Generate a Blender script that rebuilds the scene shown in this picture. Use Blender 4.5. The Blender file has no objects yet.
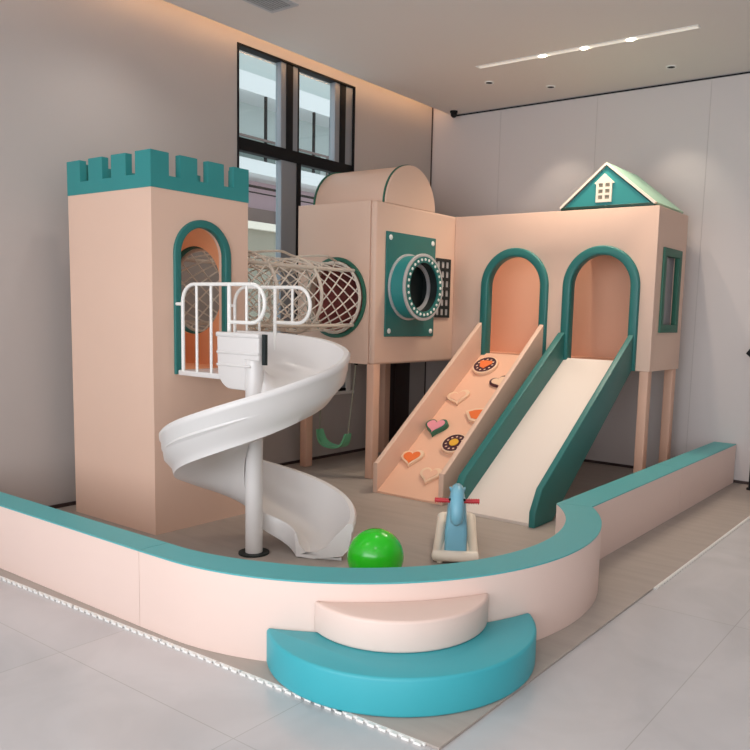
import bpy, bmesh, math, random
from mathutils import Vector, Matrix
random.seed(4)
PI = math.pi
C = bpy.context.scene.collection
R = math.radians

# ------------------------------------------------------------------ materials
def srgb(r, g, b):
    f = lambda c: (c/255/12.92) if c/255 <= .04045 else ((c/255+.055)/1.055)**2.4
    return (f(r), f(g), f(b), 1)

def mat(name, col, rough=.5, metal=0, bump=0, bscale=40, var=0, vscale=3, spec=.5, coat=0, emit=None, estr=0, trans=0, alpha=1):
    m = bpy.data.materials.new(name); m.use_nodes = True
    nt = m.node_tree; b = nt.nodes['Principled BSDF']
    b.inputs['Base Color'].default_value = col
    b.inputs['Roughness'].default_value = rough
    b.inputs['Metallic'].default_value = metal
    b.inputs['Specular IOR Level'].default_value = spec
    b.inputs['Coat Weight'].default_value = coat
    b.inputs['Transmission Weight'].default_value = trans
    b.inputs['Alpha'].default_value = alpha
    if emit:
        b.inputs['Emission Color'].default_value = emit
        b.inputs['Emission Strength'].default_value = estr
    if bump or var:
        tc = nt.nodes.new('ShaderNodeTexCoord')
    if var:
        n = nt.nodes.new('ShaderNodeTexNoise'); n.inputs['Scale'].default_value = vscale; n.inputs['Detail'].default_value = 5
        nt.links.new(tc.outputs['Object'], n.inputs['Vector'])
        mx = nt.nodes.new('ShaderNodeMix'); mx.data_type = 'RGBA'
        mx.inputs[6].default_value = tuple(c*(1-var) for c in col[:3])+(1,)
        mx.inputs[7].default_value = tuple(min(1, c*(1+var)) for c in col[:3])+(1,)
        nt.links.new(n.outputs['Fac'], mx.inputs[0]); nt.links.new(mx.outputs[2], b.inputs['Base Color'])
    if bump:
        n2 = nt.nodes.new('ShaderNodeTexNoise'); n2.inputs['Scale'].default_value = bscale; n2.inputs['Detail'].default_value = 4
        nt.links.new(tc.outputs['Object'], n2.inputs['Vector'])
        bp = nt.nodes.new('ShaderNodeBump'); bp.inputs['Strength'].default_value = bump; bp.inputs['Distance'].default_value = .01
        nt.links.new(n2.outputs['Fac'], bp.inputs['Height']); nt.links.new(bp.outputs['Normal'], b.inputs['Normal'])
    return m

M = {}
M['pink'] = mat('pink_vinyl', srgb(226,192,172), .5, bump=.05, bscale=9, var=.03, vscale=2)
M['pink_pale'] = mat('pale_pink_vinyl', srgb(230,204,193), .5, bump=.05, bscale=9, var=.02, vscale=2)
M['pink_leg'] = mat('pink_post_vinyl', srgb(224,180,156), .55, var=.03)
M['lining'] = mat('warm_lit_arch_lining', srgb(228,176,148), .6, var=.03)  # pink walls behind the arches, warm light mixed into the colour
M['maroon'] = mat('shaded_pink_lining', srgb(216,124,118), .6)  # pink inner walls in the dark, shade put into the colour
M['orange'] = mat('warm_lit_castle_lining', srgb(252,186,142), .6, var=.03)  # pink castle interior, its warm light painted into the colour
M['teal'] = mat('teal_vinyl', srgb(46,138,138), .45, bump=.05, bscale=10, var=.05, vscale=3)
M['teal_cap'] = mat('teal_cap_vinyl', srgb(84,172,176), .45, bump=.06, bscale=10, var=.04, vscale=3)
M['teal_step'] = mat('turquoise_vinyl', srgb(58,166,178), .45, bump=.06, bscale=10, var=.03)
M['teal_dark'] = mat('deep_teal_vinyl', srgb(38,112,108), .42, var=.05)
M['green_pale'] = mat('pale_green_vinyl', srgb(142,178,160), .5, var=.04)
M['green_trim'] = mat('green_edge', srgb(40,100,80), .5)
M['green_dark'] = mat('dark_green_edge', srgb(22,60,50), .5)
M['cream'] = mat('cream_plastic', srgb(238,226,210), .35)
M['cream_bed'] = mat('cream_slide_bed', srgb(230,217,208), .4, var=.015)
M['deck'] = mat('climbing_deck', srgb(238,190,162), .5, var=.02)
M['white_pl'] = mat('white_plastic', srgb(224,220,218), .35, var=.012, vscale=2, coat=.1)
M['white_metal'] = mat('white_metal', srgb(238,236,232), .35)
M['black'] = mat('black_metal', srgb(22,22,24), .6, spec=.2)
M['dark_in'] = mat('dark_liner', srgb(18,30,30), .6)
M['alu'] = mat('grey_aluminium', srgb(140,144,150), .4, metal=.3)
M['grey_ring'] = mat('grey_ring', srgb(190,190,192), .35, metal=.2)
M['white_dot'] = mat('white_dot', srgb(240,240,235), .3)
M['rope'] = mat('beige_rope', srgb(222,210,196), .8, bump=.3, bscale=200)
M['net'] = mat('net_cord', srgb(232,222,210), .85)
M['blue'] = mat('blue_plastic', srgb(122,182,204), .35, var=.02)
M['red'] = mat('red_plastic', srgb(196,40,52), .35)
M['ball'] = mat('green_ball', srgb(32,205,26), .22, coat=.5, var=.05, vscale=6)
M['swing'] = mat('green_swing', srgb(112,186,142), .45)
M['cord'] = mat('swing_cord', srgb(150,150,135), .8)
M['hp'] = mat('hold_pink', srgb(232,150,165), .5)
M['ho'] = mat('hold_orange', srgb(238,120,60), .5)
M['hc'] = mat('hold_cream', srgb(240,206,176), .5)
M['hg'] = mat('hold_green', srgb(48,108,84), .5)
M['hb'] = mat('hold_maroon', srgb(70,30,44), .5)
M['hy'] = mat('hold_yellow', srgb(235,180,60), .5)
M['wall'] = mat('greige_wall', srgb(184,176,172), .6, var=.015, vscale=.6)
M['wall_back'] = mat('light_wall_panel', srgb(200,192,190), .5, var=.02, vscale=.7)
M['ceiling'] = mat('matt_ceiling', srgb(226,218,212), .85)
M['brown'] = mat('dark_brown', srgb(62,46,44), .5)
M['pane_grey'] = mat('grey_acrylic', srgb(150,142,146), .25)
M['stone'] = mat('stone_facade', srgb(150,143,128), .8, var=.08, vscale=4)
M['slab'] = mat('white_slab', srgb(225,225,225), .7)
M['ext_dark'] = mat('shop_glass', srgb(120,134,130), .2)
M['ext_wall'] = mat('pale_facade', srgb(188,196,194), .7)
M['ext_pink'] = mat('pink_shop_front', srgb(190,160,168), .5)
M['ext_brown'] = mat('brown_fascia', srgb(110,92,88), .6)
M['grout'] = mat('seam_line', srgb(186,178,176), .6)
M['led'] = mat('warm_led', srgb(255,190,120), .5, emit=srgb(255,208,158), estr=13)
M['lamp'] = mat('lamp_glow', srgb(255,245,230), .5, emit=srgb(255,240,215), estr=14)
M['slot'] = mat('slot_diffuser', srgb(240,235,228), .5, emit=srgb(255,240,222), estr=.35)
M['mat_white'] = mat('white_tooth', srgb(232,230,226), .6)

# window glass: a thin pane, mostly clear, a little reflection
def glassmat():
    m = bpy.data.materials.new('window_glass'); m.use_nodes = True; nt = m.node_tree
    for n in list(nt.nodes): nt.nodes.remove(n)
    o = nt.nodes.new('ShaderNodeOutputMaterial'); mx = nt.nodes.new('ShaderNodeMixShader')
    t = nt.nodes.new('ShaderNodeBsdfTransparent'); g = nt.nodes.new('ShaderNodeBsdfGlossy')
    t.inputs[0].default_value = (.9,.94,.93,1); g.inputs['Roughness'].default_value = .03
    mx.inputs[0].default_value = .05
    nt.links.new(t.outputs[0], mx.inputs[1]); nt.links.new(g.outputs[0], mx.inputs[2])
    nt.links.new(mx.outputs[0], o.inputs[0]); return m
M['glass'] = glassmat()

def floormat():
    m = mat('polished_tile', srgb(200,197,198), .2, spec=.5)
    nt = m.node_tree; b = nt.nodes['Principled BSDF']
    geo = nt.nodes.new('ShaderNodeNewGeometry')
    mp = nt.nodes.new('ShaderNodeMapping'); mp.inputs['Location'].default_value = (.98/1.2, -1.87/1.2, 0)
    mp.inputs['Scale'].default_value = (1/1.2,)*3
    nt.links.new(geo.outputs['Position'], mp.inputs['Vector'])
    br = nt.nodes.new('ShaderNodeTexBrick'); br.offset = 0; br.inputs['Scale'].default_value = 1
    br.inputs['Brick Width'].default_value = 1; br.inputs['Row Height'].default_value = 2; br.inputs['Mortar Size'].default_value = .0022
    br.inputs['Mortar Smooth'].default_value = .3
    br.inputs['Color1'].default_value = srgb(202,199,200); br.inputs['Color2'].default_value = srgb(196,194,196); br.inputs['Mortar'].default_value = srgb(180,177,176)
    nt.links.new(mp.outputs[0], br.inputs['Vector'])
    n = nt.nodes.new('ShaderNodeTexNoise'); n.inputs['Scale'].default_value = 1.6; n.inputs['Detail'].default_value = 8; n.inputs['Distortion'].default_value = 1.2
    nt.links.new(geo.outputs['Position'], n.inputs['Vector'])
    cr = nt.nodes.new('ShaderNodeValToRGB'); cr.color_ramp.elements[0].position = .35; cr.color_ramp.elements[0].color = (.86,.86,.86,1)
    cr.color_ramp.elements[1].position = .62; cr.color_ramp.elements[1].color = (1,1,1,1)
    nt.links.new(n.outputs['Fac'], cr.inputs[0])
    mx = nt.nodes.new('ShaderNodeMix'); mx.data_type = 'RGBA'; mx.blend_type = 'MULTIPLY'; mx.inputs[0].default_value = .7
    nt.links.new(br.outputs['Color'], mx.inputs[6]); nt.links.new(cr.outputs[0], mx.inputs[7]); nt.links.new(mx.outputs[2], b.inputs['Base Color'])
    return m
M['tile'] = floormat()

def plankmat():
    m = mat('foam_mat_wood_look', srgb(150,138,128), .55)
    nt = m.node_tree; b = nt.nodes['Principled BSDF']
    geo = nt.nodes.new('ShaderNodeNewGeometry')
    mp = nt.nodes.new('ShaderNodeMapping'); mp.inputs['Scale'].default_value = (1.2, 9, 1)
    nt.links.new(geo.outputs['Position'], mp.inputs['Vector'])
    n = nt.nodes.new('ShaderNodeTexNoise'); n.inputs['Scale'].default_value = 1.5; n.inputs['Detail'].default_value = 6
    nt.links.new(mp.outputs[0], n.inputs['Vector'])
    cr = nt.nodes.new('ShaderNodeValToRGB')
    cr.color_ramp.elements[0].position = .3; cr.color_ramp.elements[0].color = srgb(164,153,145)
    cr.color_ramp.elements[1].position = .75; cr.color_ramp.elements[1].color = srgb(174,163,155)
    nt.links.new(n.outputs['Fac'], cr.inputs[0]); nt.links.new(cr.outputs[0], b.inputs['Base Color'])
    return m
M['mat'] = plankmat()

# ------------------------------------------------------------------ mesh helpers
def merge(bm, other):
    me = bpy.data.meshes.new('t'); other.to_mesh(me); bm.from_mesh(me); bpy.data.meshes.remove(me); other.free()

def box(bm, x0, x1, y0, y1, z0, z1, bev=0, seg=3):
    b = bmesh.new()
    bmesh.ops.create_cube(b, size=1, matrix=Matrix.Translation(((x0+x1)/2,(y0+y1)/2,(z0+z1)/2)) @ Matrix.Diagonal((abs(x1-x0),abs(y1-y0),abs(z1-z0),1)))
    if bev: bmesh.ops.bevel(b, geom=b.edges[:], offset=bev, segments=seg, profile=.5, affect='EDGES')
    merge(bm, b)

AX = {'x': Matrix(((0,0,1,0),(1,0,0,0),(0,1,0,0),(0,0,0,1))),     # (a,b)->(y,z), depth along x
      'y': Matrix(((1,0,0,0),(0,0,1,0),(0,1,0,0),(0,0,0,1))),     # (a,b)->(x,z), depth along y
      'z': Matrix.Identity(4)}
def prism(bm, polys, axis, d0, d1, bev=0):
    """solid of polygons (with holes) in the plane across <axis>, from d0 to d1"""
    cu = bpy.data.curves.new('t', 'CURVE'); cu.dimensions = '2D'; cu.fill_mode = 'BOTH'
    for poly in polys:
        sp = cu.splines.new('POLY'); sp.points.add(len(poly)-1); sp.use_cyclic_u = True
        for p, q in zip(sp.points, poly): p.co = (q[0], q[1], 0, 1)
    cu.extrude = abs(d1-d0)/2-bev; cu.bevel_depth = bev; cu.bevel_resolution = 2
    if bev: cu.offset = -bev
    o = bpy.data.objects.new('t', cu); C.objects.link(o)
    dg = bpy.context.evaluated_depsgraph_get(); dg.update()
    me = bpy.data.meshes.new_from_object(o.evaluated_get(dg))
    me.transform(AX[axis] @ Matrix.Translation((0,0,(d0+d1)/2)))
    b = bmesh.new(); b.from_mesh(me); bmesh.ops.remove_doubles(b, verts=b.verts[:], dist=1e-5)
    bmesh.ops.recalc_face_normals(b, faces=b.faces[:]); merge(bm, b)
    bpy.data.objects.remove(o); bpy.data.curves.remove(cu); bpy.data.meshes.remove(me)

def frames(pts, closed=False):
    pts = [Vector(p) for p in pts]; n = len(pts); T = []
    for i in range(n):
        a = pts[(i-1) % n] if (closed or i > 0) else pts[i]; b = pts[(i+1) % n] if (closed or i < n-1) else pts[i]
        T.append((b-a).normalized())
    u = T[0].orthogonal().normalized(); F = []
    for t in T:
        u = (u - t*u.dot(t)).normalized(); F.append((u.copy(), t.cross(u)))
    return pts, F
def tube(bm, pts, r, n=8, closed=False, rs=None):
    pts, F = frames(pts, closed); rings = []
    for i, (p, (u, v)) in enumerate(zip(pts, F)):
        rr = rs[i] if rs else r
        rings.append([bm.verts.new(p+(u*math.cos(2*PI*k/n)+v*math.sin(2*PI*k/n))*rr) for k in range(n)])
    m = len(rings)
    for i in range(m if closed else m-1):
        A = rings[i]; B = rings[(i+1) % m]
        off = 0
        if closed and i == m-1:
            off = min(range(n), key=lambda s: (A[0].co-B[s].co).length)
        for k in range(n):
            bm.faces.new((A[k], A[(k+1) % n], B[(k+1+off) % n], B[(k+off) % n]))
    if not closed:
        bm.faces.new(rings[0][::-1]); bm.faces.new(rings[-1])
def cyl(bm, a, b, r, n=20): tube(bm, [a, b], r, n)
def ball(bm, c, r, sc=(1,1,1), n=24):
    bmesh.ops.create_uvsphere(bm, u_segments=n, v_segments=n//2, radius=r, matrix=Matrix.Translation(c) @ Matrix.Diagonal((*sc,1)))
def circ(cx, cy, r, n=40, a0=0, a1=2*PI):
    full = abs(a1-a0-2*PI) < 1e-6
    return [(cx+r*math.cos(a0+(a1-a0)*i/(n if full else n-1)), cy+r*math.sin(a0+(a1-a0)*i/(n if full else n-1))) for i in range(n)]
def arch(c, w, z0, ztop, n=24):
    r = w/2
    return [(c-r, z0)] + [(c-r*math.cos(PI*i/n), ztop-r+r*math.sin(PI*i/n)) for i in range(n+1)] + [(c+r, z0)]

def link(name, bm, m, parent=None, smooth=35, loc=None):
    bmesh.ops.recalc_face_normals(bm, faces=bm.faces[:])
    me = bpy.data.meshes.new(name)
    org = Vector(loc) if loc is not None else Vector((0,0,0))
    p = parent; off = Vector((0,0,0))
    while p: off += p.location; p = p.parent
    if parent is None and loc is not None: off = Vector((0,0,0))
    if off.length or org.length:
        bmesh.ops.translate(bm, verts=bm.verts[:], vec=-(off if parent else org))
    bm.to_mesh(me); bm.free()
    me.materials.append(M[m] if isinstance(m, str) else m)
    if smooth:
        me.polygons.foreach_set('use_smooth', [True]*len(me.polygons)); me.set_sharp_from_angle(angle=R(smooth))
    o = bpy.data.objects.new(name, me); C.objects.link(o)
    if parent: o.parent = parent
    elif loc is not None: o.location = org
    return o
def tag(o, label, cat, group=None, kind=None):
    o['label'] = label; o['category'] = cat
    if group: o['group'] = group
    if kind: o['kind'] = kind
    return o
def thing(name, label, cat, loc, group=None):
    o = bpy.data.objects.new(name, None); o.location = loc; o.empty_display_size = .1; C.objects.link(o)
    return tag(o, label, cat, group)
def struct(name, bm, m, label, cat, parent=None):
    o = link(name, bm, m, parent)
    if not parent: tag(o, label, cat, kind='structure')
    return o
B = bmesh.new

# ------------------------------------------------------------------ the room
XL, YB, ZC = -5.87, 8.2, 4.015        # left wall face, back wall face, ceiling
XR, YF = 4.6, -3.6
b = B(); box(b, XL-.2, XR+.2, YF-.2, YB+.2, -.15, 0); struct('floor', b, 'tile', 'pale grey polished tile floor of the room', 'floor')
# left wall with the window opening (y 4.9..6.49, z .74..3.93)
WY0, WY1, WZ0, WZ1 = 5.09, 6.735, .735, 4.03
b = B(); prism(b, [[(YF-.2,0),(YB+.2,0),(YB+.2,4.3),(YF-.2,4.3)], [(WY0,WZ0),(WY1,WZ0),(WY1,WZ1),(WY0,WZ1)]], 'x', XL-.2, XL)
struct('wall_left', b, 'wall', 'greige left wall with the tall window', 'wall')
b = B(); box(b, XL, XR, YB, YB+.2, 0, 4.3); struct('wall_back', b, 'wall_back', 'pale panelled back wall behind the playhouse', 'wall')
b = B(); box(b, XR, XR+.2, YF, YB, 0, 4.3); struct('wall_right', b, 'wall', 'greige right wall outside the picture', 'wall')
# ceiling with a gap along the left wall for the light cove
b = B(); box(b, -5.59, XR, YF, YB-.012, ZC, ZC+.10)
box(b, XL-.2, XR, YF, YB, ZC+.26, ZC+.3); struct('ceiling', b, 'ceiling', 'matt greige ceiling with a light cove along the left wall', 'ceiling')
b = B(); box(b, -5.57, -5.545, YF+.2, YB-.05, ZC+.105, ZC+.125)
led = tag(link('led_strip', b, 'led'), 'warm strip light glowing in the ceiling cove above the left wall', 'light')
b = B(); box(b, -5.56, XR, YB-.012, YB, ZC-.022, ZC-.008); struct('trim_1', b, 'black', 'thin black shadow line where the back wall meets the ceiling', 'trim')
b = B(); box(b, XL, XL+.012, YB-.022, YB-.0125, .06, ZC+.2); struct('trim_2', b, 'brown', 'thin dark vertical joint in the corner of the left and back walls', 'trim')
b = B()
for x in (-4.9+1.2*i for i in range(8)): box(b, x-.003, x+.003, YB-.003, YB, 0, ZC-.04)
struct('trim_3', b, 'grout', 'faint vertical joints of the back wall panels', 'trim')
b = B(); box(b, XL+.02, XR, YB-.012, YB, 0, .04); struct('baseboard_back', b, 'brown', 'low dark skirting along the back wall', 'baseboard')
b = B(); box(b, XL, XL+.012, YF, YB-.03, 0, .04); struct('baseboard_left', b, 'brown', 'low dark skirting along the left wall', 'baseboard')
# added dark door, standing in for the shade under the playhouse
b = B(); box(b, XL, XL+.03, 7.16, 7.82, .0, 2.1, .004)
d = struct('shade_door', b, 'brown', 'added dark brown door standing in for the shade under the playhouse', 'shade stand-in')
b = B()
box(b, XL+.03, XL+.042, 7.24, 7.46, .1, 2.0, .004); box(b, XL+.03, XL+.042, 7.52, 7.74, .1, 2.0, .004); link('shade_door_panel', b, 'brown', d)
b = B(); cyl(b, (XL+.03,7.2,1.0), (XL+.08,7.2,1.0), .01); cyl(b, (XL+.08,7.19,1.0), (XL+.08,7.29,1.0), .01); link('shade_door_handle', b, 'alu', d)

# window in the left wall
wx = XL-.06
b = B()
for (y0,y1,z0,z1) in ((WY0,WY0+.02,WZ0,WZ1),(WY1-.015,WY1,WZ0,WZ1),(WY0+.02,WY1-.015,WZ1-.02,WZ1),(WY0+.02,WY1-.015,WZ0,WZ0+.03)):
    box(b, XL-.10, XL+.010, y0, y1, z0, z1, .003)
box(b, wx-.03, XL-.003, WY0+.02, WY1-.015, 3.085, 3.20, .003)      # transom
box(b, wx-.03, XL-.006, 5.725, 5.815, 3.20, WZ1-.02, .003)         # mullion, upper
box(b, wx-.03, XL-.020, 5.885, 5.915, 3.20, WZ1-.02, .003)
box(b, wx-.03, XL-.006, 5.875, 5.935, WZ0+.03, 3.085, .003)        # mullion, lower
box(b, wx-.03, XL-.006, 6.51, 6.60, WZ0+.03, WZ1-.02, .003)
w = struct('window_1', b, 'black', 'tall black framed window in the left wall between the two towers', 'window')
b = B()
box(b, wx-.03, XL-.012, 5.655, 5.725, 3.20, WZ1-.02, .003); box(b, wx-.03, XL-.012, 5.815, 5.885, 3.20, WZ1-.02, .003)
box(b, wx-.03, XL-.012, 5.665, 5.875, WZ0+.03, 3.085, .003)
box(b, wx-.03, XL-.012, 6.60, WY1-.02, WZ0+.03, WZ1-.02, .003); box(b, wx-.03, XL-.012, 6.435, 6.51, 3.20, WZ1-.02, .003)
o = link('casement_frame', b, 'alu', w)
for (y0,y1,z0,z1) in ((WY0+.02,5.655,3.20,WZ1-.02),(5.915,6.435,3.20,WZ1-.02),(WY0+.02,5.665,WZ0+.03,3.085),(5.935,6.51,WZ0+.03,3.085)):
    b = B(); box(b, wx-.008, wx, y0, y1, z0, z1); link('pane', b, 'glass', w)
b = B(); box(b, XL-.1, XL+.04, WY0-.03, WY1+.03, WZ0-.035, WZ0, .004); o = link('window_sill', b, 'white_metal', w)
b = B(); box(b, XL-.005, XL+.014, 6.655, 6.73, WZ0, 1.35, .003); link('white_strip', b, 'white_metal', w)

# ------------------------------------------------------------------ building seen through the window
t = thing('gallery_building', 'pale building with railed gallery and stone wall seen through the window', 'building', (-10.5,11,0))
def ext(name, m, *bx):
    b = B()
    for q in bx: box(b, *q)
    return link(name, b, m, t)
G0, G1 = 6.5, 20
ext('stone_wall', 'stone', (-12.5,-10.5,G0,G1,0,2.98))
ext('cornice', 'cream', (-12.5,-10.38,G0,G1,2.98,3.10))
ext('fascia', 'ext_brown', (-12.5,-10.75,G0,G1,3.10,3.38))
ext('pink_front', 'ext_pink', (-12.5,-10.95,G0,G1,3.38,3.88))
ext('floor_slab', 'slab', (-12.5,-10.3,G0,G1,3.88,4.10))
ext('gallery_wall', 'ext_wall', (-12.5,-11.1,G0,G1,4.10,5.22))
ext('roof_beam', 'slab', (-12.5,-10.45,G0,G1,5.22,5.52))
ext('upper_wall', 'ext_wall', (-12.5,-11.3,G0,G1,5.52,6.6))
for k in range(10):
    ext('shop_window', 'ext_dark', (-11.1,-11.06,7.1+k*1.2,8.1+k*1.2,4.15,4.68))
for y in (7.3,8.5,9.72,10.9,11.35,12.05,13.2,14.4,15.6):
    ext('gallery_post', 'black', (-10.5,-10.46,y-.02,y+.02,4.10,5.22))
for z, m in ((4.48,'ext_brown'),(3.72,'black')):
    b = B(); xx = -10.42 if z > 4 else -10.6
    cyl(b, (xx,G0,z), (xx,G1,z), .022, 8); cyl(b, (xx,G0,z-.1), (xx,G1,z-.1), .012, 8)
    for i in range(12): cyl(b, (xx,G0+.3+i*1.1,z-.34), (xx,G0+.3+i*1.1,z), .014, 8)
    link('railing', b, m, t)

# ------------------------------------------------------------------ ceiling fittings
t = thing('linear_light', 'long recessed ceiling light slot with three bright spots', 'ceiling light', (-3.27,6.79,ZC))
b = B(); prism(b, [[(-4.34,6.75),(-2.2,6.75),(-2.2,6.83),(-4.34,6.83)],[(-4.325,6.762),(-2.215,6.762),(-2.215,6.818),(-4.325,6.818)]], 'z', ZC-.006, ZC); link('frame', b, 'white_metal', t)
b = B(); box(b, -4.325, -2.215, 6.762, 6.818, ZC-.003, ZC-.0005); link('diffuser', b, 'slot', t)
for x in (-3.635,-3.218,-2.787):
    b = B(); bmesh.ops.create_uvsphere(b, u_segments=16, v_segments=8, radius=.035, matrix=Matrix.Translation((x,6.79,ZC-.006)) @ Matrix.Diagonal((1.15,.7,.35,1))); link('spot_lamp', b, 'lamp', t)
for i, (x, y, lb) in enumerate(((-4.5,7.27,'small recessed ceiling downlight nearest the left corner'),(-4.02,7.72,'middle small recessed ceiling downlight close to the back wall'),(-2.74,7.70,'right small recessed ceiling downlight above the gabled roof'))):
    t = thing('downlight', lb, 'ceiling light', (x,y,ZC), 'recessed downlights')
    b = B(); prism(b, [circ(x,y,.05), circ(x,y,.036)], 'z', ZC-.008, ZC); link('trim_ring', b, 'white_metal', t)
    b = B(); prism(b, [circ(x,y,.036)], 'z', ZC-.006, ZC-.001); link('baffle', b, 'black', t)
t = thing('air_vent', 'grey slatted air vent in the ceiling at the top of the picture', 'vent', (-4.85,4.5,ZC))
VX0, VX1, VY0, VY1 = -5.02, -4.72, 4.0, 4.72
b = B(); prism(b, [[(VX0,VY0),(VX1,VY0),(VX1,VY1),(VX0,VY1)],[(VX0+.03,VY0+.03),(VX1-.03,VY0+.03),(VX1-.03,VY1-.03),(VX0+.03,VY1-.03)]], 'z', ZC-.012, ZC); link('frame', b, 'grey_ring', t)
b = B(); box(b, VX0+.03, VX1-.03, VY0+.03, VY1-.03, ZC-.004, ZC-.001); link('backing', b, 'dark_in', t)
b = B()
for i in range(8): box(b, VX0+.045+i*.03, VX0+.057+i*.03, VY0+.03, VY1-.03, ZC-.012, ZC-.005)
link('slat', b, 'grey_ring', t)
t = thing('security_camera', 'small black dome camera in the ceiling corner', 'camera', (-5.46,8.05,ZC))
b = B(); cyl(b, (-5.46,8.05,ZC-.02), (-5.46,8.05,ZC), .045); link('mount', b, 'black', t)
b = B(); ball(b, (-5.46,8.05,ZC-.04), .038); link('dome', b, 'black', t)

# ------------------------------------------------------------------ play mat
MX1, MY0, MT = -1.525, 2.20, .012
MS = .0276       # the mat's front edge runs very slightly askew
def my(x): return MY0+MS*(x+4.6)
b = B(); prism(b, [[(XL+.014,my(XL)),(MX1,my(MX1)),(MX1,YB-.014),(XL+.014,YB-.014)]], 'z', .0005, MT, .001)
pm = tag(link('play_mat', b, 'mat'), 'grey brown wood-look foam mat under the whole play area', 'mat')
def zigzag(fixed, a0, a1, along_x, s_=.055, w_=.02):
    """one continuous white strip with jigsaw teeth along a mat edge"""
    b = B(); h = w_*.4
    def pt(a, q, z): return (a, my(a)+q, z) if along_x else (fixed-q, a, z)
    def quad(p):
        lo = [b.verts.new(pt(a, q, .0006)) for a, q in p]; hi = [b.verts.new(pt(a, q, MT-.001)) for a, q in p]
        b.faces.new(lo); b.faces.new(hi)
        for k in range(4): b.faces.new((lo[k], lo[(k+1) % 4], hi[(k+1) % 4], hi[k]))
    a = a0
    while a < a1-s_:
        for u, v in ((0,.3),(.3,.7),(.7,1)): quad([(a+s_*u,0),(a+s_*v,0),(a+s_*v,-h),(a+s_*u,-h)])
        quad([(a+s_*.3,-h),(a+s_*.7,-h),(a+s_*.82,-w_),(a+s_*.18,-w_)]); a += s_
    bmesh.ops.remove_doubles(b, verts=b.verts[:], dist=1e-5)
    return b
link('border_teeth', zigzag(MY0, XL+.05, MX1-.05, True), 'mat_white', pm)
link('border_teeth', zigzag(MX1, 4.55, 7.9, False, .05, .018), 'mat_white', pm)

# ------------------------------------------------------------------ castle tower
CX0, CX1, CY0, CY1 = -5.655, -4.65, 3.293, 4.137
t = thing('castle_tower', 'tall pink padded castle tower with teal battlements and arched doorway', 'play tower', ((CX0+CX1)/2,(CY0+CY1)/2,MT))
b = B(); w_ = .07
AC, AW = 3.713, .39
box(b, CX0, CX1, CY0, CY0+w_-.005, MT, 2.4)
prism(b, [[(CX0,MT),(CX1-w_,MT),(CX1-w_,2.4),(CX0,2.4)], circ(-5.2,1.745,.365,48)], 'y', CY1-w_, CY1)
prism(b, [[(CY0+w_-.005,MT),(CY1,MT),(CY1,2.4),(CY0+w_-.005,2.4)], arch(AC,AW+.02,1.16,2.18)], 'x', CX1-w_, CX1)
box(b, CX0, CX0+w_, CY0+w_, CY1-w_, MT, 2.4)
link('body', b, 'pink', t)
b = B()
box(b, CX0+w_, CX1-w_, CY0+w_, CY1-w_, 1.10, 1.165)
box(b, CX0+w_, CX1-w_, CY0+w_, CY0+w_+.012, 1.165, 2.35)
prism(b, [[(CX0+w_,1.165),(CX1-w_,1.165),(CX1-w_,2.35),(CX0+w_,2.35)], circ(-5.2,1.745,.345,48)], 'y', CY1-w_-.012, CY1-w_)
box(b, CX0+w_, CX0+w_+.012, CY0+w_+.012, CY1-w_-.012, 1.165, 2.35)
o = link('lining', b, 'orange', t); o['label'] = 'pink inside lining of the tower, coloured orange for warm light'
def crown(a0, a1, z0=2.4, zb=2.49, zt=2.642):
    L = a1-a0; g = L/9.4; m = (L-3*g)/4; P = [(a0,z0)]; x = a0
    for i in range(4):
        P += [(x,zt),(x+m,zt)]
        if i < 3: P += [(x+m,zb),(x+m+g,zb)]
        x += m+g
    return P+[(a1,z0)]
b = B(); c_ = .05; e = .004
def clip(P, lo, hi):
    Q = [(min(max(x, lo), hi), z) for x, z in P]; out = []
    for q in Q:
        if not out or (abs(q[0]-out[-1][0])+abs(q[1]-out[-1][1])) > 1e-6: out.append(q)
    return out
prism(b, [crown(CX0, CX1+e)], 'y', CY0-e, CY0-e+c_); prism(b, [crown(CX0, CX1+e)], 'y', CY1+e-c_, CY1+e)
prism(b, [clip(crown(CY0-e, CY1+e), CY0-e+c_, CY1+e-c_)], 'x', CX1+e-c_, CX1+e); prism(b, [clip(crown(CY0-e, CY1+e), CY0-e+c_, CY1+e-c_)], 'x', CX0, CX0+c_)
link('battlement', b, 'teal', t)
def archring(bm, c, wo, wi, z0, zt, axis, d0, d1, bev):
    ro, ri = wo/2, wi/2; zc = zt-ro; n = 28
    P = [(c-ro, z0)]+[(c-ro*math.cos(PI*i/n), zc+ro*math.sin(PI*i/n)) for i in range(n+1)]+[(c+ro,z0),(c+ri,z0)]
    P += [(c+ri*math.cos(PI*i/n), zc+ri*math.sin(PI*i/n)) for i in range(n+1)]+[(c-ri,z0)]
    prism(bm, [P], axis, d0, d1, bev)
b = B(); archring(b, AC, .50, .39, 1.14, 2.226, 'x', CX1-.035, CX1+.02, .008)
link('doorway_trim', b, 'teal_dark', t)
b = B(); tube(b, [(-5.2+.352*math.cos(a), CY1-w_/2, 1.745+.352*math.sin(a)) for a in (2*PI*i/48 for i in range(48))], .022, 8, True); link('tunnel_rim', b, 'teal_dark', t)

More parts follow.
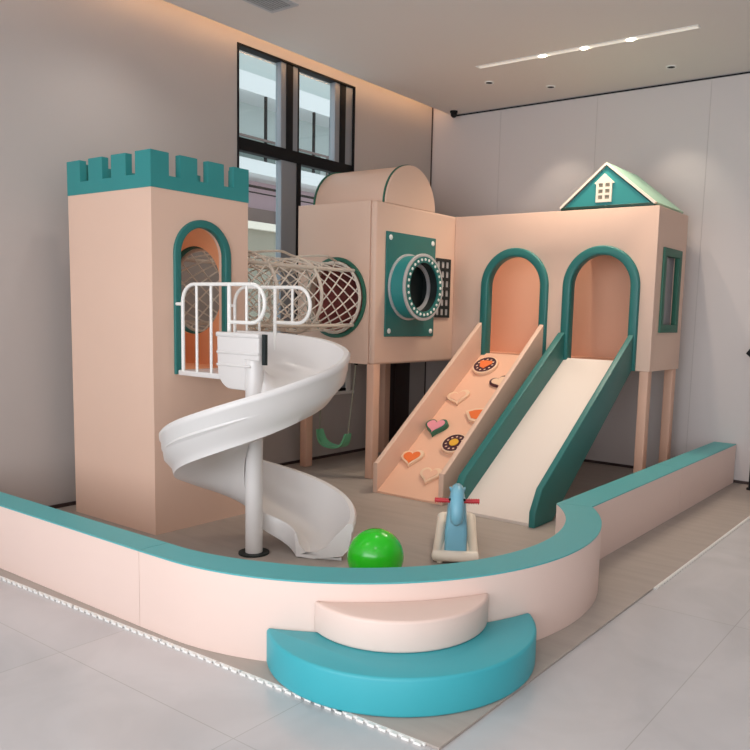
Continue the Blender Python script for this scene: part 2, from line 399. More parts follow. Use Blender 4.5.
# ------------------------------------------------------------------ playhouse (corner tower and long block on legs)
PX, PY = -4.75, 5.78              # front right vertical edge of the corner tower
BY0, BY1, BX1 = 7.1, 7.92, -2.55  # long block
Z0, Z1 = 1.12, 2.645
TX0 = -5.755
t = thing('corner_tower', 'raised pink padded corner tower with barrel roof and round tunnel mouth', 'play tower', (-5.2,6.8,MT)); tower = t
b = B(); TW = .07; HX = -5.235
prism(b, [[(TX0,Z0),(PX-TW,Z0),(PX-TW,Z1),(TX0,Z1)], circ(HX,1.745,.35,48)], 'y', PY, PY+TW)        # front face with tunnel hole
box(b, PX-TW-.002, PX, PY-.001, BY1, Z0, Z1, .026)                                                        # face to the right
box(b, TX0, TX0+.05, PY+TW, BY1, Z0, Z1-.03); box(b, TX0+.05, PX-TW, BY1-TW, BY1, Z0, Z1-.03)
box(b, TX0, PX-TW, PY+TW, BY1, Z1-.03, Z1)                                                                 # top
box(b, TX0+.05, PX-TW, PY+TW, BY1-TW, Z0, Z0+.06)                                                          # floor
link('body', b, 'pink', t)
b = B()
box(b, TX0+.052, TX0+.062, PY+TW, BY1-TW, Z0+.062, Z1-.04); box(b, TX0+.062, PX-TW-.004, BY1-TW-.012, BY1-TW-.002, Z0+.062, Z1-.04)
o = link('lining', b, 'maroon', t); o['label'] = 'pink inside lining seen through the net, coloured dull red for shade'
t = thing('slide_house', 'long raised pink padded house with two arches beside the corner tower', 'playhouse', (-3.6,7.5,MT)); house = t
b = B()
A1, A2 = -4.005, -3.072; bx0 = PX+.002
prism(b, [[(bx0,Z0+.02),(BX1,Z0+.02),(BX1,Z1-.005),(bx0,Z1-.005)], arch(A1,.62,1.19,2.225), arch(A2,.62,1.19,2.225)], 'y', BY0, BY0+TW, .004)
prism(b, [[(BY0+TW-.004,Z0+.02),(BY1,Z0+.02),(BY1,Z1-.005),(BY0+TW-.004,Z1-.005)], [(7.315,1.56),(7.70,1.56),(7.70,2.22),(7.315,2.22)]], 'x', BX1-TW, BX1, .004)
box(b, bx0, BX1-TW, BY1-TW, BY1, Z0+.02, Z1-.005); box(b, bx0, BX1-TW, BY0+TW, BY1-TW, Z0+.02, Z0+.085)
link('body', b, 'pink', t)
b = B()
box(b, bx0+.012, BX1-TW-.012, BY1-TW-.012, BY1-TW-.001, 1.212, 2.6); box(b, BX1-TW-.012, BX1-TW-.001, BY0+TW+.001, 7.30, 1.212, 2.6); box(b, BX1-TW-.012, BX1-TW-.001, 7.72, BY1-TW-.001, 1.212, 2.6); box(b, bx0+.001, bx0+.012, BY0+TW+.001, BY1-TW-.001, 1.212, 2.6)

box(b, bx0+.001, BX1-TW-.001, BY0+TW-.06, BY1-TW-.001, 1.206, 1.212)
o = link('lining', b, 'lining', t); o['label'] = 'pink inside lining seen through the arches, coloured apricot for warm light'
for c, lb in ((A1,'teal arch trim above the climbing ramp'),(A2,'teal arch trim above the white slide')):
    b = B(); archring(b, c, .775, .60, 1.14, 2.30, 'y', BY0-.035, BY0+TW+.01, .018); o = link('arch_trim', b, 'teal_dark', t, 60); o['label'] = lb
b = B(); prism(b, [[(7.26,1.50),(7.755,1.50),(7.755,2.285),(7.26,2.285)],[(7.328,1.575),(7.687,1.575),(7.687,2.21),(7.328,2.21)]], 'x', BX1-.03, BX1+.022, .006); o = link('side_window', b, 'green_trim', t)
b = B(); box(b, BX1-.05, BX1-.04, 7.316, 7.699, 1.561, 2.219); link('window_pane', b, 'pane_grey', o)
# posts
for t_, L in ((tower, ((PX-.092,PY+.01),(TX0+.035,PY-.0+.01),(TX0+.09,7.0),(PX-.1,BY1-.12))), (house, ((bx0+.02,BY0+.02),(BX1-.105,BY0+.02),(BX1-.105,BY1-.11),(-3.62,BY1-.12)))):
    for x0, y0 in L:
        b = B(); box(b, x0, x0+.088, y0, y0+.1, MT, Z0+(.003 if t_ is tower else .023), .008); link('leg', b, 'pink_leg', t_)
# barrel roof
yc, zc, rr = 6.34, Z1, .395
b = B(); x0, x1 = TX0+.05, PX-.045; t = tower
prism(b, [circ(yc, zc, rr, 40, 0, PI)], 'x', x0, x1, .004); br = link('barrel_roof', b, 'pink', t)
for xx in (x0, x1-.012):
    b = B(); P = circ(yc,zc,rr+.012,40,0,PI)+circ(yc,zc,rr-.002,40,PI,0)
    prism(b, [P], 'x', xx, xx+.018); link('edge_trim', b, 'green_trim', br)
b = B(); prism(b, [circ(yc, zc, rr+.005, 40, 0, PI)], 'x', x1+.006, x1+.03, .004); link('end_panel', b, 'pink', br)

# gabled roof piece
t = thing('gable_roof', 'small teal gabled roof with white window emblem on the playhouse', 'roof', (-3.07,7.45,Z1))
gx0, gx1, gp, gz = -3.53, -2.605, -3.085, 3.04
b = B(); prism(b, [[(gx0+.03,Z1+.02),(gx1-.03,Z1+.02),(gp,gz-.01)]], 'y', 7.115, 7.88); link('gable_body', b, 'teal', t)
b = B(); box(b, gx0, gx1, 7.102, 7.90, Z1-.004, Z1+.026, .003); link('base_board', b, 'green_dark', t)
for s in (-1, 1):
    xe = gx0 if s < 0 else gx1
    d = Vector((xe-gp, 0, Z1+.012-gz)); n = Vector((-d.z, 0, d.x))*s; n = Vector((abs(d.z)*s,0,abs(d.x))).normalized()*.022
    P = [(gp,gz),(xe,Z1+.012),(xe+n.x,Z1+.012+n.z),(gp+0,gz+n.z*1.35)]
    b = B(); prism(b, [P], 'y', 7.14, 7.89); link('roof_slope', b, 'green_pale', t)
    b = B(); prism(b, [P], 'y', 7.10, 7.14); link('verge_trim', b, 'cream', t)
b = B(); ex, ez = gp-.01, Z1+.055
hp = [(ex-.078,ez),(ex+.078,ez),(ex+.078,ez+.165),(ex+.098,ez+.175),(ex,ez+.262),(ex-.098,ez+.175),(ex-.078,ez+.165)]
holes = [[(ex+sx-.022,ez+.028+k*.055),(ex+sx+.022,ez+.028+k*.055),(ex+sx+.022,ez+.062+k*.055),(ex+sx-.022,ez+.062+k*.055)] for sx in (-.034,.034) for k in range(3)]
prism(b, [hp]+holes, 'y', 7.10, 7.116); o = link('window_emblem', b, 'cream', t)
b = B(); box(b, ex-.065, ex+.065, 7.109, 7.1155, ez+.012, ez+.18); link('emblem_panes', b, 'stone', o)

# ------------------------------------------------------------------ climbing ramp and slide
def sidepanel(x0, x1, yf, zf, yk, m, parent, top=1.52, low=1.14):
    b = B(); P = [(yf,MT),(yf,zf),(yk,zf+.17 if zf < .2 else zf),(7.062,top),(7.062,low),(yf+.30,MT)]
    prism(b, [P], 'x', x0, x1, .008); return link('side_panel', b, m, parent)
t = thing('climbing_ramp', 'pink padded climbing ramp with heart shaped holds under the left arch', 'climbing ramp', (-4.02,6.2,MT))
RX0, RX1, RY = -4.40, -3.635, 5.375
sidepanel(RX0, RX0+.05, RY, .285, RY+.02, 'pink', t, 1.54); sidepanel(RX1-.05, RX1, RY, .285, RY+.02, 'pink', t, 1.54)
b = B(); prism(b, [[(RY+.01,MT),(RY+.01,.03),(7.094,1.225),(7.094,1.15),(RY+.14,MT)]], 'x', RX0+.05, RX1-.05); link('deck', b, 'deck', t)
sl = math.atan2(1.195, 7.094-RY-.01)
def onramp(u, v, h=0):  # u across (x), v along y
    return Vector((u, v-h*math.sin(sl), .03+(v-RY-.01)*math.tan(sl)+h*math.cos(sl)))
RM = Matrix(((1,0,0),(0,math.cos(sl),-math.sin(sl)),(0,math.sin(sl),math.cos(sl)))).to_4x4()
def heart(s, n=36):
    P = []
    for i in range(n):
        a = 2*PI*i/n
        P.append((s*16*math.sin(a)**3/17, s*(13*math.cos(a)-5*math.cos(2*a)-2*math.cos(3*a)-math.cos(4*a)+2)/17))
    return P
def disc(s, n=32): return circ(0,0,s,n)
def wedge(s): return [(-s,s*.6),(-s*.2,s*.8),(s*.9,s*.7),(s,s*.2),(s*.2,-s*.9),(-s*.5,-s*.6)]
def hold(u, v, outer, inner, m1, m2, lb, rot=0, th=.03, parent=t):
    X = Matrix.Translation(onramp(u, v)) @ RM @ Matrix.Rotation(rot, 4, 'Z')
    b = B(); prism(b, [outer], 'z', 0, th, .004); bmesh.ops.transform(b, matrix=X, verts=b.verts[:]); o = link('climbing_hold', b, m1, parent); o['label'] = lb
    if inner:
        b = B(); prism(b, [inner], 'z', th-.001, th+.005); bmesh.ops.transform(b, matrix=X, verts=b.verts[:]); link('hold_inlay', b, m2, o)
    return o, X
# holds: (x across, y along) on the ramp
def dotted(r_, rr_, n, s_):    # ring plate with a circle of small holes
    return [circ(0,0,r_,36)]+[circ(rr_*math.cos(2*PI*i/n), rr_*math.sin(2*PI*i/n), s_, 8) for i in range(n)]
def roundhold(u, v, s_, lb, cm, cen):
    X = Matrix.Translation(onramp(u, v)) @ RM
    b = B(); prism(b, [circ(0,0,s_,36)], 'z', 0, .036, .004); bmesh.ops.transform(b, matrix=X, verts=b.verts[:]); o = link('climbing_hold', b, 'hc', t); o['label'] = lb
    b = B(); prism(b, dotted(s_*.88, s_*.64, 11, s_*.10), 'z', .036, .040); bmesh.ops.transform(b, matrix=X, verts=b.verts[:]); link('hold_inlay', b, 'hb', o)
    b = B(); prism(b, [cen], 'z', .040, .046); bmesh.ops.transform(b, matrix=X, verts=b.verts[:]); link('hold_centre', b, cm, o)
roundhold(-4.185, 6.90, .135, 'round maroon hold with orange centre at the top', 'ho', wedge(.075))
hold(-3.90, 6.70, heart(.105), heart(.080), 'hb', 'hc', 'small cream hold with dark edge below the round one', .5)
hold(-4.225, 6.47, heart(.125), heart(.088), 'hc', 'deck', 'pale cream heart hold', .4)
hold(-3.895, 6.29, wedge(.12), wedge(.08), 'hc', 'ho', 'orange hold by the right panel', .3)
hold(-4.215, 6.09, heart(.122), heart(.098), 'hg', 'hp', 'pink heart hold with green edge', .15, .05)
roundhold(-3.905, 5.95, .125, 'round maroon hold with yellow centre', 'hy', circ(0,0,.045))
hold(-4.235, 5.74, heart(.122), heart(.09), 'hc', 'ho', 'orange heart hold with cream edge', .25)
hold(-3.93, 5.60, heart(.115), heart(.08), 'hc', 'deck', 'pale outlined heart hold at the bottom', .1)

t = thing('slide', 'straight slide with cream bed and teal padded sides under the right arch', 'slide', (-3.08,6.2,MT))
SX0, SX1, SY = -3.475, -2.705, 5.26
sidepanel(SX0, SX0+.072, SY, .13, SY+.10, 'teal_dark', t, 1.47); sidepanel(SX1-.055, SX1, SY, .13, SY+.10, 'teal_dark', t, 1.47)
b = B(); prism(b, [[(SY+.02,MT),(SY+.02,.035),(7.094,1.225),(7.094,1.15),(SY+.16,MT)]], 'x', SX0+.072, SX1-.055); link('bed', b, 'cream_bed', t)

# ------------------------------------------------------------------ activity drum and peg board on the playhouse wall
t = thing('activity_panel', 'teal wall panel carrying a round dotted drum on the playhouse', 'play panel', (PX,6.32,1.38))
b = B(); box(b, PX, PX+.018, 5.925, 6.725, 1.385, 2.38, .004); link('panel', b, 'teal_dark', t)
DY, DZ, DR, DX = 6.268, 1.868, .322, .215
for y in (5.98, 6.67):
    for z in (1.44, 2.325):
        b = B(); ball(b, (PX+.02,y,z), .026, (.4,1,1), 16); link('bolt', b, 'white_dot', t)
b = B(); prism(b, [circ(DY,DZ,DR-.02,56), circ(DY,DZ,DR-.075,56)], 'x', PX+.018, PX+DX); dr = link('drum', b, 'teal', t)
for xx, ro, ri in ((PX+.018,DR,DR-.03),(PX+DX-.02,DR,DR-.03)):
    b = B(); prism(b, [circ(DY,DZ,ro,56), circ(DY,DZ,ri,56)], 'x', xx, xx+.022, .004); link('drum_ring', b, 'grey_ring', dr)
b = B(); prism(b, [circ(DY,DZ,DR-.03,56), circ(DY,DZ,DR-.085,56)], 'x', PX+DX-.012, PX+DX+.006); link('drum_face', b, 'teal_dark', dr)
for i in range(28):
    a = 2*PI*i/28; b = B(); ball(b, (PX+DX+.008, DY+(DR-.057)*math.cos(a), DZ+(DR-.057)*math.sin(a)), .0145, (.6,1,1), 10); link('drum_dot', b, 'white_dot', dr)
b = B(); prism(b, [circ(DY,DZ,DR-.076,56), circ(DY,DZ,DR-.084,56)], 'x', PX+.02, PX+DX-.014); link('drum_liner', b, 'dark_in', dr)
b = B(); prism(b, [circ(DY,DZ,DR-.085,56), circ(DY,DZ,DR-.118,56)], 'x', PX+.10, PX+.12); link('inner_ring', b, 'grey_ring', dr)
b = B(); prism(b, [circ(DY,DZ,DR-.07,56)], 'x', PX+.02, PX+.03); link('drum_back', b, 'dark_in', dr)
t = thing('peg_board', 'small black board with rows of white squares in the playhouse corner', 'play panel', (PX,6.9,1.57))
b = B(); box(b, PX, PX+.012, 6.745, 7.01, 1.58, 2.19, .003); link('backing', b, 'grey_ring', t)
b = B(); hl = []
for i in range(3):
    for k in range(6): hl.append([(6.762+i*.082,1.607+k*.0975),(6.815+i*.082,1.607+k*.0975),(6.815+i*.082,1.670+k*.0975),(6.762+i*.082,1.670+k*.0975)])
prism(b, [[(6.745,1.58),(7.01,1.58),(7.01,2.19),(6.745,2.19)]]+hl, 'x', PX+.012, PX+.02); link('grid', b, 'dark_in', t)

# ------------------------------------------------------------------ net tunnel
TX, TZ, TR = -5.235, 1.745, .335
t = thing('net_tunnel', 'rope net crawl tunnel between the castle tower and the playhouse', 'net tunnel', (TX,4.96,TZ))
ys = [4.16, 4.68, 5.22, 5.74]
for y in ys:
    b = B(); tube(b, [(TX+TR*math.cos(a), y, TZ+TR*math.sin(a)) for a in (2*PI*i/40 for i in range(40))], .016, 8, True); link('hoop', b, 'rope', t)
b = B(); prism(b, [circ(TX,TZ,.388,56), circ(TX,TZ,.35,56)], 'y', PY-.02, PY-.001, .004); o = link('teal_ring', b, 'green_trim', t); o['label'] = 'teal ring around the tunnel mouth'
for a in (R(48), R(-48), R(132), R(-132)):
    b = B(); tube(b, [(TX+(TR+.012)*math.cos(a)+.006*math.sin(y*9), y, TZ+(TR+.012)*math.sin(a)+.012*math.sin((y-4.14)*PI/1.63)*-1) for y in (4.14+i*.0815 for i in range(21))], .017, 8); link('long_rope', b, 'rope', t)
b = B(); N = 16; L0, L1 = 4.15, 5.76
for k in range(N):
    for s in (-1, 1):
        P = []
        for i in range(26):
            f = i/25; a = 2*PI*k/N+s*f*2*PI*.62
            r_ = TR-.004-.012*math.sin(f*3*PI)**2
            P.append((TX+r_*math.cos(a), L0+(L1-L0)*f, TZ+r_*math.sin(a)))
        tube(b, P, .007, 5)
link('netting', b, 'net', t)
b = B(); P = []
for i in range(60):
    f = i/59; P.append((TX+.06+.05*math.sin(f*17), L0+(L1-L0)*f, TZ+TR+.012+.028*abs(math.sin(f*3*PI))))
tube(b, P, .012, 6); link('lacing', b, 'rope', t)

# ------------------------------------------------------------------ spiral slide
SPX, SPY = -3.825, 3.457
t = thing('spiral_slide', 'white plastic spiral slide winding round a post from the castle doorway', 'slide', (SPX,SPY,MT))
b = B(); cyl(b, (SPX,SPY,MT+.008), (SPX,SPY,1.45), .056, 28); link('post', b, 'white_pl', t)
b = B(); cyl(b, (SPX,SPY,MT), (SPX,SPY,MT+.012), .10, 32); o = link('base_plate', b, 'dark_in', t)
def chute():
    bm = B()
    # stations: angle (deg, clockwise falling), floor z
    T0, T1 = 150, -337
    n = 110; sec = []
    def zr(a):   # height of the outer rim
        K = [(150,1.455),(126,1.45),(90,1.42),(36,1.335),(-9,1.22),(-54,1.08),(-99,.93),(-144,.765),(-190,.63),(-234,.505),(-280,.39),(-324,.29),(-337,.26)]
        for (a0,z0),(a1,z1) in zip(K, K[1:]):
            if a <= a0 and a >= a1: return z0+(z1-z0)*(a0-a)/(a0-a1)
        return K[-1][1]
    W = .60
    for i in range(n+1):
        a = T0+(T1-T0)*i/n
        z = (zr(a)+zr(min(150,a+6))+zr(max(-337,a-6)))/3 if i else zr(a)
        end = max(0, (-250-a)/87)
        H = .27 - .035*end
        hi = .10+.05*end   # inner lip
        rin = .065+.23*end**1.3; ro = W-.04*max(0, math.sin(R(min(180, max(0, -a+10))*1.0)))+.07*end
        f = z-H
        # profile in (r, z): inside surface then outside surface
        ins = [(rin, f+hi), (rin+.022, f+.07), (rin+.07, f+.025), (rin+.16, f+.01), (.33, f+.01), (.43, f+.03), (.51, f+.075), (.56, f+.15), (ro-.035, z-.01)]
        out = [(ro-.03, z), (ro, z+.003), (ro+.012, z-.01), (ro+.010, z-.04), (ro+.0, z-.055), (ro-.002, z-.10), (ro-.010,z-.115), (ro-.016,z-.165), (ro-.06, z-.215), (.50, f-.0), (.42, f-.022), (.30, f-.03), (rin+.08, f-.03), (rin, f-.01), (rin-.012, f+hi-.01)]
        prof = ins+out
        ang = R(a); sec.append([bm.verts.new((SPX+r*math.cos(ang), SPY+r*math.sin(ang), max(zz, MT+.003))) for r, zz in prof])
    m = len(sec[0])
    for A, Bq in zip(sec, sec[1:]):
        for k in range(m): bm.faces.new((A[k], A[(k+1) % m], Bq[(k+1) % m], Bq[k]))
    bm.faces.new(sec[0]); bm.faces.new(sec[-1][::-1])
    return bm
link('chute', chute(), 'white_pl', t, 50)
# landing foot under the exit
b = B(); P = []
for a, r in ((-318,.36),(-318,.57),(-335,.60),(-335,.36)):
    P.append((SPX+r*math.cos(R(a)), SPY+r*math.sin(R(a))))
prism(b, [P], 'z', MT, .030, .004); link('landing_foot', b, 'white_pl', t)
# deck to the doorway
b = B()
box(b, CX1+.028, -4.06, 3.475, 3.935, 1.135, 1.172, .006)
link('entry_deck', b, 'white_pl', t)
b = B()
prism(b, [[(-3.845,1.09)]+[(-3.98-.13*math.sin(a),1.22-.13*math.cos(a)) for a in (PI/2*i/8 for i in range(9))]+[(-4.115,1.445),(-3.72,1.445),(-3.72,1.285),(-3.845,1.285)]], 'y', 3.395, 3.43, .010)
box(b, -4.122, -3.715, 3.386, 3.436, 1.425, 1.457, .012); box(b, -4.118, -3.718, 3.389, 3.432, 1.315, 1.338, .010); box(b, -4.118, -3.80, 3.389, 3.432, 1.235, 1.255, .009)
link('entry_side', b, 'white_pl', t)
b = B(); box(b, -4.10, -3.92, 3.49, 3.9, 1.135, 1.172, .006); link('entry_bed', b, 'white_pl', t)
b = B(); box(b, -3.715, -3.685, 3.42, 3.44, 1.26, 1.452); link('dark_joint', b, 'dark_in', t)
def rail(y, xs, dark=False):
    x0, x1, x2 = xs; zt, zb, zd = 1.765, 1.165, 1.52
    b = B()
    r = .075
    P = [(x0,y,zb),(x0,y,zt-.12)]+[(x0+.12-.12*math.cos(a), y, zt-.12+.12*math.sin(a)) for a in (PI/2*i/6 for i in range(1,7))]
    P += [(x2-.122,y,zt)]+[(x2-.122+.122*math.sin(a), y, (zt+zd)/2+.1225*math.cos(a)) for a in (PI*i/14 for i in range(1,14))]+[(x2-.122,y,zd),(x1,y,zd)]
    tube(b, P, .0125, 10); o = link('railing', b, 'white_metal', t)
    b = B(); cyl(b, (x1,y,zb), (x1,y,zt), .0135, 10); link('railing_post', b, 'white_metal', o)
    for x in (x0+(x1-x0)*.31, x0+(x1-x0)*.62):
        b = B(); cyl(b, (x,y,zb), (x,y,zt), .0095, 10); link('baluster', b, 'white_metal', o)
    xm = x1+(x2-x1)*.5
    b = B(); cyl(b, (xm,y,zd), (xm,y,zt), .0095, 10); link('baluster', b, 'white_metal', o)
    b = B(); cyl(b, (x0,y,1.63), (CX1+.02,y,1.63), .012, 10); link('wall_bracket', b, 'white_metal', o)
rail(3.475, (-4.565,-4.085,-3.75)); rail(3.935, (-4.565,-4.14,-3.80))

# ------------------------------------------------------------------ foam perimeter wall
FZ = .405; FC = (-3.13, 3.735); RO, RI = 1.47, 1.26
def barrier(name, lb, plan, seam=None):
    cx = sum(p[0] for p in plan)/len(plan); cy = sum(p[1] for p in plan)/len(plan)
    t = thing('foam_barrier', lb, 'foam barrier', (cx,cy,MT), 'foam perimeter barrier sections')
    b = B(); prism(b, [plan], 'z', MT, FZ-.004, .004); link('body', b, 'pink_pale', t)
    b = B(); prism(b, [plan], 'z', FZ-.0045, FZ+.003); bmesh.ops.inset_region(b, faces=[f for f in b.faces if abs(f.normal.z) > .9], thickness=.004, depth=0); link('cap', b, 'teal_cap', t)
    return t
g = .003
yo, yi = FC[1]-RO, FC[1]-RI-.06
barrier('a', 'left straight foam barrier section reaching the left wall', [(CX0,2.262),(-3.335,2.262),(-3.335,2.43),(CX0,2.43)])
a_ = math.atan2
th0, th1 = R(-90), a_(math.sqrt(RO**2-(-2.0-FC[0])**2), -2.0-FC[0])
ti1 = a_(math.sqrt(RI**2-(-2.215-FC[0])**2), -2.215-FC[0])
n = 56
outer = [(-3.335+g,2.262)]+[(FC[0]+RO*math.cos(th0+(th1-th0)*i/n)*1.0, FC[1]+RO*math.sin(th0+(th1-th0)*i/n)) for i in range(n+1)]
inner = [(FC[0]+RI*math.cos(th0+(ti1-th0)*i/n), FC[1]+RI*math.sin(th0+(ti1-th0)*i/n)) for i in range(n+1)]
inner = [(x, y-(.045*min(1, max(0, (-2.7-x)/.5)) if y < 3 else 0)) for x, y in inner]; inner[0] = (-3.2, 2.43)
barrier('b', 'big curved foam barrier section bulging around the front corner', outer+inner[::-1]+[(-3.335+g,2.43)])
yj0 = outer[-1][1]
barrier('c', 'nearer foam barrier section on the right side behind the curve', [(-2.0,yj0+g),(-2.0,6.48),(-2.215,6.48),(-2.215,inner[-1][1]+g)])
barrier('d', 'farther foam barrier section on the right side ending at back wall', [(-2.0,6.48+g*2),(-2.0,8.17),(-2.215,8.17),(-2.215,6.48+g*2)])

# steps
def step(name, lb, cx, cy, r, z0, z1, m):
    P = []
    n = 160
    full = [(cx+r*math.cos(2*PI*i/n), cy+r*math.sin(2*PI*i/n)) for i in range(n)]
    rr = RO+.003
    ok = [math.hypot(x-FC[0], y-FC[1]) > rr for x, y in full]
    s = next(i for i in range(n) if ok[i] and not ok[i-1])
    out = []; i = s
    while ok[i % n]: out.append(full[i % n]); i += 1
    A0 = a_(out[-1][1]-FC[1], out[-1][0]-FC[0]); A1 = a_(out[0][1]-FC[1], out[0][0]-FC[0])
    back = [(FC[0]+rr*math.cos(A0+(A1-A0)*k/30), FC[1]+rr*math.sin(A0+(A1-A0)*k/30)) for k in range(31)]
    b = B(); prism(b, [out+back], 'z', z0, z1, .014)
    return tag(link(name, b, m, None, 50, (cx,cy,z0)), lb, 'step')
step('foam_step', 'wide turquoise half-round foam step at the bottom', -2.145, 2.862, .630, MT+.001, .18, 'teal_step')
step('foam_step', 'smaller pale pink half-round foam step on the turquoise one', -2.172, 2.866, .424, .18, .322, 'pink_pale')

# ------------------------------------------------------------------ ball, rocking horse, swing
b = B(); ball(b, (0,0,0), .168, n=40); o = link('ball', b, 'ball'); o.location = (-2.838, 3.509, .168+MT)
tag(o, 'bright green ball resting behind the curved foam barrier', 'ball')

HL = Vector((-2.698,4.155,MT)); HA = math.atan2(-.838,.545)
hr = thing('rocking_horse', 'light blue plastic rocking horse with red handles and cream base', 'rocking horse', HL)
hr.rotation_euler = (0,0,HA)
def hpart(name, bm, m, parent=hr, sm=40):
    bmesh.ops.recalc_face_normals(bm, faces=bm.faces[:]); me = bpy.data.meshes.new(name); bm.to_mesh(me); bm.free(); me.materials.append(M[m])
    me.polygons.foreach_set('use_smooth', [True]*len(me.polygons)); me.set_sharp_from_angle(angle=R(sm))
    o = bpy.data.objects.new(name, me); C.objects.link(o); o.parent = parent; return o
# local frame: +x is forward (towards the barrier), z up
b = B()
for s in (-1, 1):
    P = []; 
    for i in range(13):
        f = i/12; P.append((0-.62*f, s*(.117-.015*f), .045+.10*f**2.2))
    b2 = B(); tube(b2, P, .038, 12); merge(b, b2)
    b2 = B(); box(b2, -.46, -.02, s*.06-.035, s*.06+.035, .05, .075, .01); merge(b, b2)
tube(b, [(0,-.138,.05),(.012,-.10,.05),(.015,0,.05),(.012,.10,.05),(0,.138,.05)], .036, 12)
tube(b, [(-.62,-.105,.145),(-.62,.105,.145)], .036, 12)
for s in (-1,1): cyl(b, (.0,s*.10,.002), (.0,s*.10,.04), .02, 12)
for s in (-1,1): cyl(b, (-.45,s*.09,.002), (-.45,s*.09,.10), .018, 12)
hpart('rocker_base', b, 'cream')
b = B()   # body: side profile extruded, with rounded edges
prof = [(.0,.06),(-.005,.20),(-.02,.34),(-.05,.44),(-.10,.465),(-.15,.43),(-.18,.34),(-.24,.285),(-.36,.27),(-.46,.30),(-.53,.33),(-.55,.27),(-.53,.16),(-.46,.08),(-.30,.06)]
cu = B(); prism(cu, [[(x,z) for x,z in prof]], 'y', -.073, .073, .024)
for v in cu.verts:
    v.co.y *= 1-.38*min(1, max(0, (v.co.z-.2)/.25))
hpart('body', cu, 'blue', sm=60)
b = B()   # head hanging forward and down
tube(b, [(-.10,0,.455),(-.06,0,.475),(-.01,0,.465),(.03,0,.43),(.055,0,.38),(.068,0,.325),(.070,0,.29),(.066,0,.272)], .05, 18, rs=[.032,.040,.044,.045,.045,.043,.036,.018])
hd = hpart('head', b, 'blue', sm=70)
for s in (-1,1): b = B(); ball(b, (.045,s*.046,.43), .009, n=10); hpart('eye', b, 'black', hd)
for s in (-1,1): b = B(); tube(b, [(-.05,s*.034,.47),(-.075,s*.05,.485)], .01, 8, rs=[.016,.005]); hpart('ear', b, 'blue', hd)
b = B(); tube(b, [(-.06,0,.50),(-.12,.01,.47),(-.17,.02,.40),(-.19,.03,.32)], .02, 10, rs=[.012,.022,.024,.012]); hpart('mane', b, 'blue')
for s in (-1, 1):
    b = B(); tube(b, [(-.045,s*.03,.40),(-.045,s*.145,.405)], .014, 12)
    for k in range(5): cyl(b, (-.045,s*(.075+k*.015),.402), (-.045,s*(.081+k*.015),.402), .0185, 14)
    hpart('handle', b, 'red')

t = thing('swing', 'green plastic swing seat hanging under the corner tower', 'swing', (-5.0,5.75,.33))
def sw(f):  # seat centre line
    return Vector((-5.02+.19*f, 5.80-.10*f, .355+.0))
b = B(); n = 40; secs = []
for i in range(n+1):
    f = -1+2*i/n; c = Vector((-5.40+.215*f, 5.95-.02*f, .235+.05*f**2+.11*abs(f)**7)); wd = .07
    dx = Vector((.215,0,.10*f+.77*abs(f)**6*(1 if f > 0 else -1))).normalized(); nn = Vector((-dx.z,0,dx.x))
    q = [c+Vector((0,s*wd*(1-.35*abs(f)**4),0))+nn*h for s, h in ((-1,-.008),(-1,.012),(-.6,.008),(.6,.008),(1,.012),(1,-.008))]
    secs.append([b.verts.new(v) for v in q])
for A, D in zip(secs, secs[1:]):
    for k in range(6): b.faces.new((A[k],A[(k+1)%6],D[(k+1)%6],D[k]))
b.faces.new(secs[0]); b.faces.new(secs[-1][::-1]); link('seat', b, 'swing', t, 50)
for s in (-1, 1):
    e_ = Vector((-5.40+s*.213, 5.95-s*.02, .39)); top = Vector((-5.40+s*.23+.05, 5.96, Z0-.004))
    b = B(); tube(b, [e_, e_.lerp(top,.5)+Vector((.004,0,0)), top], .007, 8); link('swing_rope', b, 'cord', t)
    b = B(); cyl(b, (top.x,top.y,Z0-.03), (top.x,top.y,Z0-.001), .018, 12); link('hanger', b, 'black', t)

# black stand at the right edge
SPX0 = -1.787
t = thing('black_stand', 'slim black stand cut by the right edge of the picture', 'stand', (SPX0,7.93,MT))
b = B(); cyl(b, (SPX0,7.93,MT+.01), (SPX0,7.93,1.28), .012, 12); link('pole', b, 'black', t)
b = B(); prism(b, [circ(SPX0,7.93,.03)], 'z', MT+.001, MT+.02, .004); link('foot', b, 'black', t)
b = B(); prism(b, [[(SPX0-.125,1.325),(SPX0-.06,1.27),(SPX0+.03,1.29),(SPX0+.03,1.38),(SPX0-.07,1.40)]], 'y', 7.90, 7.96, .006); o = link('head', b, 'black', t)

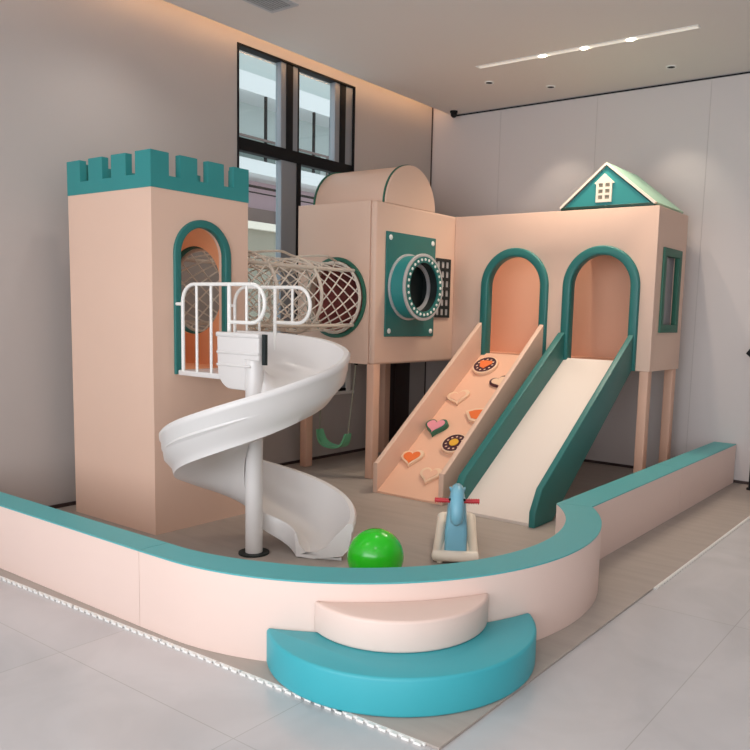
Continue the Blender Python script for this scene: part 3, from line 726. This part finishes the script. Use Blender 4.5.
# ------------------------------------------------------------------ lights
def area(name, loc, rot, sx, sy, pw, col):
    l = bpy.data.lights.new(name, 'AREA'); l.shape = 'RECTANGLE'; l.size = sx; l.size_y = sy; l.energy = pw; l.color = col
    o = bpy.data.objects.new(name, l); o.location = loc; o.rotation_euler = rot; C.objects.link(o); return o
def spot(name, loc, pw, col, ang, blend=.6, rad=.03, rot=(0,0,0)):
    l = bpy.data.lights.new(name, 'SPOT'); l.energy = pw; l.color = col; l.spot_size = R(ang); l.spot_blend = blend; l.shadow_soft_size = rad
    o = bpy.data.objects.new(name, l); o.location = loc; o.rotation_euler = rot; C.objects.link(o); return o
area('storefront_daylight', (0,YF+.05,1.9), (R(103),0,0), 8.5, 3.4, 300, (.94,.97,1.0))
for x in (-3.635,-3.218,-2.787): spot('slot_spot', (x,6.79,ZC-.03), 70, (1,.82,.64), 110, .8)
for x, y in ((-4.5,7.27),(-4.02,7.72),(-2.74,7.70)): spot('wall_washer', (x,y,ZC-.02), 22, (1,.86,.70), 80, .5)
for x, y in ((-5.1,3.7),(-3.2,4.2),(-1.0,1.2),(-3.8,1.2),(1,4)): spot('fill_spot', (x,y,ZC-.02), 30, (1,.93,.86), 130, 1)  # unseen fill lamps; the one above the castle is added to brighten its inside

wd = bpy.data.worlds.new('sky'); bpy.context.scene.world = wd; wd.use_nodes = True
bg = wd.node_tree.nodes['Background']; bg.inputs[0].default_value = (.86,.93,1,1); bg.inputs[1].default_value = 1.4

# ------------------------------------------------------------------ camera
f_, yaw, pit, rol, cx_, cy_ = 788.0133, -.621497681, -.12247721, .0284355131, 424.432702, 412.280809
fw = Vector((math.sin(yaw)*math.cos(pit), math.cos(yaw)*math.cos(pit), math.sin(pit)))
r_ = Vector((math.cos(yaw), -math.sin(yaw), 0)); u_ = r_.cross(fw)
rr_ = r_*math.cos(rol)+u_*math.sin(rol); uu_ = -r_*math.sin(rol)+u_*math.cos(rol)
cam = bpy.data.cameras.new('camera'); co = bpy.data.objects.new('camera', cam); C.objects.link(co)
mw = Matrix((rr_, uu_, -fw)).transposed().to_4x4(); mw.translation = (0,0,1.6); co.matrix_world = mw
cam.sensor_width = 36; cam.lens = f_*36/750; cam.shift_x = (375-cx_)/750; cam.shift_y = (cy_-375)/750
cam.clip_start = .05; cam.clip_end = 200
bpy.context.scene.camera = co
vs = bpy.context.scene.view_settings
vs.view_transform = 'Standard'; vs.look = 'None'; vs.gamma = 1; vs.use_curve_mapping = False; vs.exposure = .14
